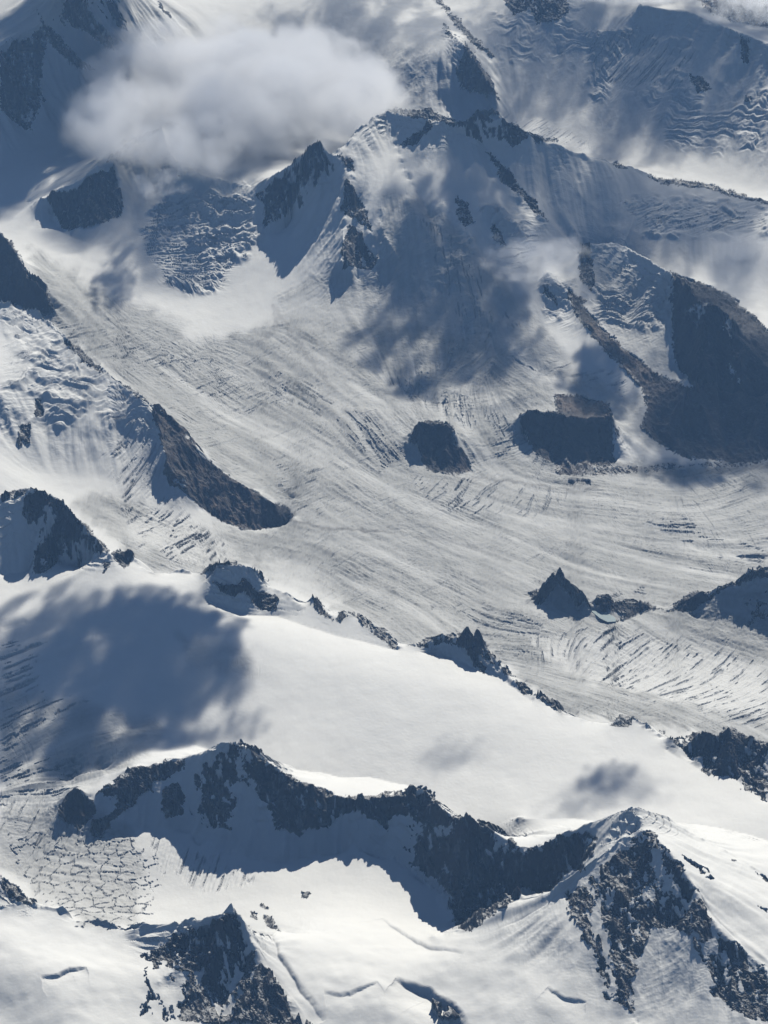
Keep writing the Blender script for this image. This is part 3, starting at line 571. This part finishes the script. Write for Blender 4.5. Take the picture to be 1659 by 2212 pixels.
band([(560,740),(600,700),(590,640),(720,585)], .25, .35); band([(1120,170),(1180,600)], .01, 0)
band([(850,208),(1000,238),(1120,262),(1230,300),(1330,345),(1500,395)], .3, .15); band([(1340,1012),(1450,1020),(1659,1000)], .5, .6)
moraine = np.clip(moraine, 0, 1)*sn
dip = np.zeros_like(H)
for pts, wd, dp in [([(88,2135),(125,2128),(150,2116),(190,2114)], 1.2, .6),([(700,2140),(760,2146),(815,2125)], 1.3, .4),([(850,2108),(925,2130),(975,2170),(1010,2225)], 2.2, 1.2),
   ([(1180,2140),(1220,2160),(1262,2165)], 1.3, .4),([(560,2010),(600,2060),(640,2110),(700,2190)], 2.2, .6),([(820,1985),(900,2030),(1000,2060)], 2.0, .4)]:
    band(pts, wd, dp, dip)
H = H - dip*sn*.28
lk = np.zeros_like(H); LAKE = [(1272,1312),(1285,1313),(1305,1320),(1328,1334),(1330,1342),(1312,1343),(1296,1335),(1280,1322)]
inside(LAKE, UU, VV, lk, 1.0); lk = blur(lk, 3); H = np.where(lk > .02, H*(1-np.minimum(lk*2, 1))+.86*np.minimum(lk*2, 1), H)
brown = np.clip(brown*(.75+.35*L_down2+.9*n1), 0, 1)
bare = sstep(.96, .99, blur(pr, 1))
H = H.astype(np.float32)

# ------------------------------------------------------------------ materials
def nd(nt, t, **kw):
    n = nt.nodes.new(t)
    for k, v in kw.items(): setattr(n, k, v)
    return n
def terrain_material():
    m = bpy.data.materials.new('snow ice and rock'); m.use_nodes = True; nt = m.node_tree; L = nt.links
    b = nt.nodes['Principled BSDF']; b.inputs['Roughness'].default_value = .75; b.inputs['Specular IOR Level'].default_value = .25
    def attr(n):
        a = nd(nt, 'ShaderNodeAttribute'); a.attribute_name = n; return a.outputs['Fac']
    geo = nd(nt, 'ShaderNodeNewGeometry').outputs['Position']
    def noise(s, d=5, r=.6):
        n = nd(nt, 'ShaderNodeTexNoise'); n.inputs['Scale'].default_value = s; n.inputs['Detail'].default_value = d; n.inputs['Roughness'].default_value = r
        L.new(geo, n.inputs['Vector']); return n.outputs['Fac']
    def mix(f, a, b_):
        x = nd(nt, 'ShaderNodeMix', data_type='RGBA')
        if hasattr(f, 'links'): L.new(f, x.inputs[0])
        else: x.inputs[0].default_value = f
        for i, c in ((6, a), (7, b_)):
            if hasattr(c, 'links'): L.new(c, x.inputs[i])
            else: x.inputs[i].default_value = (*c, 1)
        return x.outputs[2]
    def mth(op, a, b_=None, clamp=False):
        x = nd(nt, 'ShaderNodeMath', operation=op); x.use_clamp = clamp
        for i, c in enumerate((a, b_)):
            if c is None: continue
            if hasattr(c, 'links'): L.new(c, x.inputs[i])
            else: x.inputs[i].default_value = c
        return x.outputs[0]
    n_f = noise(9, 6, .7); n_m = noise(1.2, 5)
    icec = mix(attr('dirt'), (.25, .255, .25), (.45, .45, .435))
    snow = mix(n_m, (.80, .80, .785), (.86, .86, .835))
    c = mix(attr('ice'), snow, icec)
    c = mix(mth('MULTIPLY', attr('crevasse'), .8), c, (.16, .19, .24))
    rk = mix(n_f, (.018, .020, .026), (.085, .082, .082)); rk = mix(mth('MULTIPLY', noise(.9, 4), .7), rk, (.055, .05, .05))
    br = mix(n_f, (.055, .045, .042), (.20, .165, .145))
    rk = mix(attr('brown'), rk, br)
    c = mix(mth('MULTIPLY', attr('moraine'), .8), c, (.15, .14, .135))
    r = mth('ADD', attr('rock'), mth('MULTIPLY', mth('SUBTRACT', n_f, .5), .5))
    ramp = nd(nt, 'ShaderNodeMapRange'); ramp.inputs[1].default_value = .35; ramp.inputs[2].default_value = .62; L.new(r, ramp.inputs[0])
    nz = nd(nt, 'ShaderNodeSeparateXYZ'); L.new(nd(nt, 'ShaderNodeNewGeometry').outputs['True Normal'], nz.inputs[0])
    du = mth('ADD', nz.outputs[2], mth('MULTIPLY', mth('SUBTRACT', noise(3.5, 6, .65), .5), 1.6))
    dr = nd(nt, 'ShaderNodeMapRange'); dr.inputs[1].default_value = .78; dr.inputs[2].default_value = .98; L.new(du, dr.inputs[0])
    dusted = mth('MULTIPLY', dr.outputs[0], mth('SUBTRACT', .5, mth('MULTIPLY', attr('bare'), .46)))
    mp = nd(nt, 'ShaderNodeMapping'); mp.inputs['Scale'].default_value = (3.4, 1.2, .75); mp.inputs['Rotation'].default_value = (0, .25, 0); L.new(geo, mp.inputs['Vector'])
    sk = nd(nt, 'ShaderNodeTexNoise'); sk.inputs['Scale'].default_value = 1.3; sk.inputs['Detail'].default_value = 6; sk.inputs['Roughness'].default_value = .68; L.new(mp.outputs[0], sk.inputs['Vector'])
    sr = nd(nt, 'ShaderNodeMapRange'); sr.inputs[1].default_value = .56; sr.inputs[2].default_value = .68; L.new(sk.outputs['Fac'], sr.inputs[0])
    rk = mix(mth('MULTIPLY', sr.outputs[0], mth('SUBTRACT', .36, mth('MULTIPLY', attr('bare'), .34))), rk, snow)
    rk = mix(dusted, rk, snow)
    c = mix(ramp.outputs[0], c, rk)
    L.new(c, b.inputs['Base Color'])
    bp_ = nd(nt, 'ShaderNodeBump'); bp_.inputs['Distance'].default_value = .05
    L.new(mth('ADD', mth('MULTIPLY', attr('rock'), .8), .03), bp_.inputs['Strength']); L.new(n_f, bp_.inputs['Height'])
    L.new(bp_.outputs[0], b.inputs['Normal'])
    return m
MT = terrain_material()

# ------------------------------------------------------------------ cut the land into things
own = OWN[np.clip(np.round((VY-Y0)/CAY[1]).astype(int), 0, OWN.shape[0]-1), np.clip(np.round((VX-X0)/CAX[1]).astype(int), 0, OWN.shape[1]-1)]
d2 = resample(D2, VX, VY, CAX, CAY); dc = resample(DEC, VX, VY, CAX, CAY)
mnt = (EX > .28) | ((d2 < dc*dc*.5) & (slope > .45)) | ((rock > .5) & (d2 < 16))
fm = mnt[:-1, :-1]; fo = own[:-1, :-1]
region = np.where(fm, fo+1, 0)
fu, fv = UU[:-1, :-1], VV[:-1, :-1]; fb = resample(B, VX, VY, AX, AY)[:-1, :-1]
rk_f = (rock[:-1, :-1]+rock[1:, 1:]+rock[:-1, 1:]+rock[1:, :-1])/4 > .5
vid = np.arange(NR*NC).reshape(NR, NC)
quads = np.stack([vid[:-1, :-1], vid[:-1, 1:], vid[1:, 1:], vid[1:, :-1]], -1)
co = np.stack([VX, VY, H], -1).reshape(-1, 3).astype(np.float32)
ATT = {'rock': rock, 'ice': ice, 'dirt': dirt, 'crevasse': dark, 'brown': brown, 'moraine': moraine, 'bare': bare}
ATT = {k: v.ravel().astype(np.float32) for k, v in ATT.items()}
def piece(name, mask, origin=(0, 0, 0), parent=None):
    F = quads[mask]
    if not len(F): return None
    used, inv = np.unique(F.ravel(), return_inverse=True)
    me = bpy.data.meshes.new(name); V = co[used]-np.array(origin, np.float32)
    me.vertices.add(len(V)); me.vertices.foreach_set('co', V.ravel())
    me.loops.add(len(inv)); me.loops.foreach_set('vertex_index', inv.astype(np.int32))
    me.polygons.add(len(F)); me.polygons.foreach_set('loop_start', np.arange(0, len(inv), 4, dtype=np.int32))
    me.update(calc_edges=True)
    for k, v in ATT.items():
        a = me.attributes.new(k, 'FLOAT', 'POINT'); a.data.foreach_set('value', v[used])
    me.polygons.foreach_set('use_smooth', np.zeros(len(F), bool))
    me.materials.append(MT)
    o = bpy.data.objects.new(name, me); sc.collection.objects.link(o)
    if parent: o.parent = parent
    else: o.location = origin
    return o
snowfield = (region == 0) & (fv > 0) & (VY[:-1, :-1] < 122) & (fb > 2.3) & (fv > 1190)
o = piece('snowfield', snowfield); o['kind'] = 'structure'
o = piece('glacier', (region == 0) & ~snowfield); o['kind'] = 'structure'
LAB = {
 'front_ridge': ('mountain_ridge', 'long dark rocky ridge with pointed snow-streaked peak between bright snowfield and lower basin', 'mountain ridge'),
 'lower_right_peak': ('mountain', 'big snowy peak with a dark rock-ribbed face filling the lower right corner', 'mountain'),
 'lower_left_peak': ('mountain', 'nearest dark rock peak with smooth snow shoulders at the bottom edge, beside cracked ice', 'mountain'),
 'lower_left_outcrop': ('rock_outcrop', 'small dark rock rib at the left edge behind the nearest snow shoulder', 'rock outcrop'),
 'west_peak': ('mountain', 'dark rocky peak streaked with snow above the cloud-shadowed end of the snowfield', 'mountain'),
 'rim_ridge': ('mountain_ridge', 'low snow-covered ridge dotted with small crags along the far rim of the snowfield', 'mountain ridge'),
 'east_crags': ('rock_ridge', 'jagged dark crags at the right edge where the snowfield meets the grey glacier', 'rock ridge'),
 'glacier_horn': ('rock_outcrop', 'pointed rock horn with a row of small rock towers standing in the grey glacier', 'rock outcrop'),
 'east_ridge': ('mountain_ridge', 'snow-covered shoulder with a dark rock edge beyond the row of small rock towers', 'mountain ridge'),
 'left_mountain': ('mountain', 'ice-covered mountain on the left ending in a long bare brown rock spur', 'mountain'),
 'dark_spur': ('rock_spur', 'dark bare rock spur at the left edge beside the upper glacier', 'rock spur'),
 'west_summit': ('mountain', 'snowy summit with a dark shaded cliff on its left, just under the big cloud', 'mountain'),
 'main_peak': ('mountain', 'highest massif with steep fluted slopes and a rocky point touching the big cloud', 'mountain'),
 'hanging_dome': ('mountain', 'smooth ice dome with two hanging tongues above a broad dark bare slope', 'mountain'),
 'near_nunatak': ('rock_outcrop', 'isolated brown rock block ringed by crevassed ice, the smaller of two', 'rock outcrop'),
 'far_nunatak': ('rock_outcrop', 'wide dark rock cliff with flat reddish top, larger of two blocks in ice', 'rock outcrop'),
 'far_left_mountain': ('mountain', 'dark blue shaded mountain with rock stripes behind the left end of the big cloud', 'mountain'),
 'far_spur': ('rock_spur', 'dark rock triangle standing above the bright distant valley glacier', 'rock spur'),
 'far_right_flank': ('mountain', 'most distant snowy flank with bare brown rock near the top right', 'mountain'),
}
for k, nm in enumerate(names):
    m = region == k+1
    if not m.any(): continue
    name, lab, cat = LAB[nm]
    pts = co[quads[m][:, 0]]; org = (float(pts[:, 0].mean()), float(pts[:, 1].mean()), float(pts[:, 2].min()))
    e = bpy.data.objects.new(name, None); sc.collection.objects.link(e); e.location = org
    e['label'] = lab; e['category'] = cat; e['kind'] = 'thing'
    mr = m & rk_f; pi = pidx[:-1, :-1]; used_k = [kk for kk in range(len(ROCK)) if (mr & (pi == kk)).sum() > 60]
    isr = np.isin(pi, used_k) & mr
    piece('snow_cover', m & ~isr, org, e)
    for kk in used_k: piece('rock_face', mr & (pi == kk), org, e)
print('TERRAIN', NR, NC)

# ------------------------------------------------------------------ clouds: soft volumes in closed lumpy hulls
import bmesh
def ground_hit(u, v):
    a = (u/UW*2-1)*TH; b = (1-v/UH*2)*TV; d = np.array([a, cp+b*sp, -sp+b*cp])
    t = np.arange(70, 260, .1)/d[1]
    P = d[None, :]*t[:, None]; P[:, 2] += CAM_Z
    h = resample(H0, P[:, 0], P[:, 1], AX, AY); k = np.nonzero(P[:, 2] < h)[0]
    return P[k[0]] if len(k) else P[-1]
def cloud_material(dens, scale, cover, seed, rad, sharp=6.0, warp=1.1):
    m = bpy.data.materials.new('cloud vapour'); m.use_nodes = True; nt = m.node_tree; L = nt.links
    nt.nodes.remove(nt.nodes['Principled BSDF']); out = nt.nodes['Material Output']
    v = nd(nt, 'ShaderNodeVolumePrincipled'); v.inputs['Color'].default_value = (.93, .935, .95, 1); v.inputs['Anisotropy'].default_value = .25
    tc = nd(nt, 'ShaderNodeTexCoord')
    wn = nd(nt, 'ShaderNodeTexNoise'); wn.inputs['Scale'].default_value = scale*.8; wn.inputs['Detail'].default_value = 3
    of = nd(nt, 'ShaderNodeVectorMath', operation='ADD'); of.inputs[1].default_value = (seed*7.3, seed*3.1, seed); L.new(tc.outputs['Object'], of.inputs[0]); L.new(of.outputs[0], wn.inputs['Vector'])
    ws = nd(nt, 'ShaderNodeVectorMath', operation='SUBTRACT'); ws.inputs[1].default_value = (.5, .5, .5); L.new(wn.outputs['Color'], ws.inputs[0])
    wm = nd(nt, 'ShaderNodeVectorMath', operation='MULTIPLY'); wm.inputs[1].default_value = (rad[0]*warp, rad[1]*warp, rad[2]*warp); L.new(ws.outputs[0], wm.inputs[0])
    wa = nd(nt, 'ShaderNodeVectorMath', operation='ADD'); L.new(tc.outputs['Object'], wa.inputs[0]); L.new(wm.outputs[0], wa.inputs[1])
    dv = nd(nt, 'ShaderNodeVectorMath', operation='DIVIDE'); dv.inputs[1].default_value = [r*.80 for r in rad]; L.new(wa.outputs[0], dv.inputs[0])
    ln = nd(nt, 'ShaderNodeVectorMath', operation='LENGTH'); L.new(dv.outputs[0], ln.inputs[0])
    n = nd(nt, 'ShaderNodeTexNoise', noise_dimensions='4D'); n.inputs['W'].default_value = seed; n.inputs['Scale'].default_value = scale; n.inputs['Detail'].default_value = 5; n.inputs['Roughness'].default_value = .62
    L.new(tc.outputs['Object'], n.inputs['Vector'])
    def mth(op, a, b=None, clamp=False):
        x = nd(nt, 'ShaderNodeMath', operation=op); x.use_clamp = clamp
        for i, c in enumerate((a, b)):
            if c is None: continue
            if hasattr(c, 'links'): L.new(c, x.inputs[i])
            else: x.inputs[i].default_value = c
        return x.outputs[0]
    fall = mth('SUBTRACT', 1.0, mth('POWER', ln.outputs['Value'], 2.0))
    e = mth('ADD', mth('MULTIPLY', fall, .9), mth('MULTIPLY', mth('SUBTRACT', n.outputs['Fac'], cover), sharp))
    l0 = nd(nt, 'ShaderNodeVectorMath', operation='DIVIDE'); l0.inputs[1].default_value = rad; L.new(tc.outputs['Object'], l0.inputs[0])
    l1 = nd(nt, 'ShaderNodeVectorMath', operation='LENGTH'); L.new(l0.outputs[0], l1.inputs[0])
    rim = mth('MULTIPLY', mth('SUBTRACT', .92, l1.outputs['Value']), 4.0, True)
    e = mth('MINIMUM', e, mth('MULTIPLY', rim, 1.0))
    e = mth('MULTIPLY', mth('MINIMUM', e, mth('MULTIPLY', fall, 2.2)), 1.6, True)
    L.new(mth('MULTIPLY', mth('POWER', e, 1.5), dens), v.inputs['Density'])
    L.new(v.outputs[0], out.inputs['Volume'])
    return m
def cloud(c, rad, dens, scale, cover, seed, label, rz=0, group=None, sharp=6.0):
    bm = bmesh.new(); bmesh.ops.create_icosphere(bm, subdivisions=4, radius=1)
    rg = random.Random(seed)
    ph = [(rg.uniform(0, 6), rg.uniform(2, 5), rg.uniform(0, 6)) for _ in range(4)]
    for vt in bm.verts:
        x, y, z = vt.co; k = 1+.012*sum(math.sin(p[0]+p[1]*x*(i+1)*.6)*math.sin(p[2]+p[1]*y*(i+1)*.5+z) for i, p in enumerate(ph))
        vt.co = (x*rad[0]*k, y*rad[1]*k, z*rad[2]*k)
    me = bpy.data.meshes.new('cloud'); bm.to_mesh(me); bm.free()
    me.materials.append(cloud_material(dens, scale, cover, seed, rad, sharp))
    o = bpy.data.objects.new('cloud', me); sc.collection.objects.link(o); o.location = c; o.rotation_euler = (0, 0, rz)
    o['label'] = label; o['category'] = 'cloud'
    if group: o['group'] = group
    return o
c = at(492, 205, 9.9); cloud(c, (14.2, 16.5, 4.4), .95, .20, .49, 3, 'big soft grey-white cloud resting on the summits at the upper left', .15, sharp=3.4)
c = at(1150, 548, 8.6); cloud(c, (4.4, 5.0, 1.0), .5, .45, .50, 11, 'small wispy cloud hanging over the left side of the ice dome')
c = at(1620, 570, 8.4); cloud(c, (4.2, 7.0, .9), .16, .3, .48, 21, 'thin veil of cloud at the right edge behind the ice dome')
c = at(350, 395, 9.3); cloud(c, (3.0, 3.0, .7), .4, .5, .50, 31, 'faint shred of mist below the big cloud on the snowy summit')
SHADE = [ # unseen clouds placed for the shade they cast: shadow centre in the photograph, half width, half depth, altitude, density, cover
 (250,1500,5.2,4.0,33,1.2,.47),(40,1470,4.2,4.8,34,.7,.49),(300,1345,3.6,2.0,33,1.3,.50),(420,1350,2.4,1.1,33,1.0,.50),
 (1255,1728,2.2,1.1,31,.22,.52),(1360,1712,1.7,1.0,31,.22,.52),(1310,1680,1.4,.6,31,.8,.53),(970,1640,1.6,.7,31,.2,.53),(500,1585,1.6,.5,31,.6,.52),
 (960,610,4.6,6.5,23,.75,.49),(1060,740,2.6,2.6,23,.7,.5),(1560,900,4.8,4.5,24,.4,.47),(1480,1028,2.4,.9,25,1.0,.5),
 (1350,480,11.0,7.5,20,.38,.48),(1480,50,11,5,18,.2,.50),(780,40,8.0,6,17,.22,.50),(1180,85,6,4.2,19,.35,.48),(1500,120,7,4.2,19,.4,.48),(60,200,7.5,10,18,3.0,.42),  # pair over the top right flank added only to darken it
 (370,440,3.5,3,21,.16,.50),(1290,835,2.2,2.4,24,1.3,.5),(880,830,1.6,1.6,24,.6,.52),(240,620,1.3,3,22,.7,.52)]
for i, (u, v, a, b, z, dn, cv) in enumerate(SHADE):
    g = ground_hit(u, v); c = g+SUN*((z-g[2])/SUN[2])
    cloud(c, (a*1.45, b*1.45, 1.3), dn*2.2, 1.5/min(a, b)**.7, cv, 50+i*7, 'unseen cloud above the frame, placed to shade the ice', 0, 'unseen shade clouds above the frame')
# ------------------------------------------------------------------ the land beyond, out to the haze
n_ = 90; gx_ = np.linspace(-340, 340, n_); GX_, GY_ = np.meshgrid(gx_, gx_+100); gz = -3.2+(fbm(GX_, GY_, .02, 3, 5)-.5)*2+np.clip(np.hypot(GX_, GY_-135)-90, 0, 300)*.03*fbm(GX_, GY_, .015, 3, 9)
me = bpy.data.meshes.new('ground'); iv = np.arange(n_*n_).reshape(n_, n_); fq = np.stack([iv[:-1, :-1], iv[:-1, 1:], iv[1:, 1:], iv[1:, :-1]], -1).reshape(-1, 4)
me.from_pydata(np.stack([GX_, GY_, gz], -1).reshape(-1, 3).tolist(), [], fq.tolist()); me.materials.append(MT)
o = bpy.data.objects.new('ground', me); sc.collection.objects.link(o); o['kind'] = 'structure'
# ------------------------------------------------------------------ meltwater lake
me = bpy.data.meshes.new('lake'); P_ = [at(u, v, .90) for u, v in LAKE]; ct = np.mean(P_, 0)
P_ = [ct+(p-ct)*1.02 for p in P_]
bm = bmesh.new(); tv = [bm.verts.new(p) for p in P_]; bv = [bm.verts.new(p-np.array([0, 0, .08])) for p in P_]; bm.faces.new(tv)
for i in range(len(tv)): bm.faces.new((tv[i], bv[i], bv[(i+1) % len(tv)], tv[(i+1) % len(tv)]))
bm.to_mesh(me); bm.free()
m = bpy.data.materials.new('meltwater'); m.use_nodes = True; b = m.node_tree.nodes['Principled BSDF']; b.inputs['Roughness'].default_value = .25
tn = m.node_tree.nodes.new('ShaderNodeTexNoise'); tn.inputs['Scale'].default_value = 2.0; cr = m.node_tree.nodes.new('ShaderNodeValToRGB'); cr.color_ramp.elements[0].color = (.26, .34, .35, 1); cr.color_ramp.elements[1].color = (.40, .46, .46, 1)
m.node_tree.links.new(tn.outputs['Fac'], cr.inputs[0]); m.node_tree.links.new(cr.outputs[0], b.inputs['Base Color']); me.materials.append(m)
o = bpy.data.objects.new('lake', me); sc.collection.objects.link(o); o['kind'] = 'structure'
# ------------------------------------------------------------------ the air
bm = bmesh.new(); bmesh.ops.create_cube(bm, size=1)
for vt in bm.verts: vt.co = (vt.co.x*690, vt.co.y*690+100, (vt.co.z+.5)*71.5-5.5)
me = bpy.data.meshes.new('haze'); bm.to_mesh(me); bm.free()
m = bpy.data.materials.new('air'); m.use_nodes = True; nt = m.node_tree; nt.nodes.remove(nt.nodes['Principled BSDF'])
v = nt.nodes.new('ShaderNodeVolumePrincipled'); v.inputs['Color'].default_value = (.30, .56, 1.0, 1); v.inputs['Density'].default_value = .00095; v.inputs['Anisotropy'].default_value = 0
nt.links.new(v.outputs[0], nt.nodes['Material Output'].inputs['Volume']); me.materials.append(m)
hz = bpy.data.objects.new('haze', me); sc.collection.objects.link(hz); hz['kind'] = 'stuff'
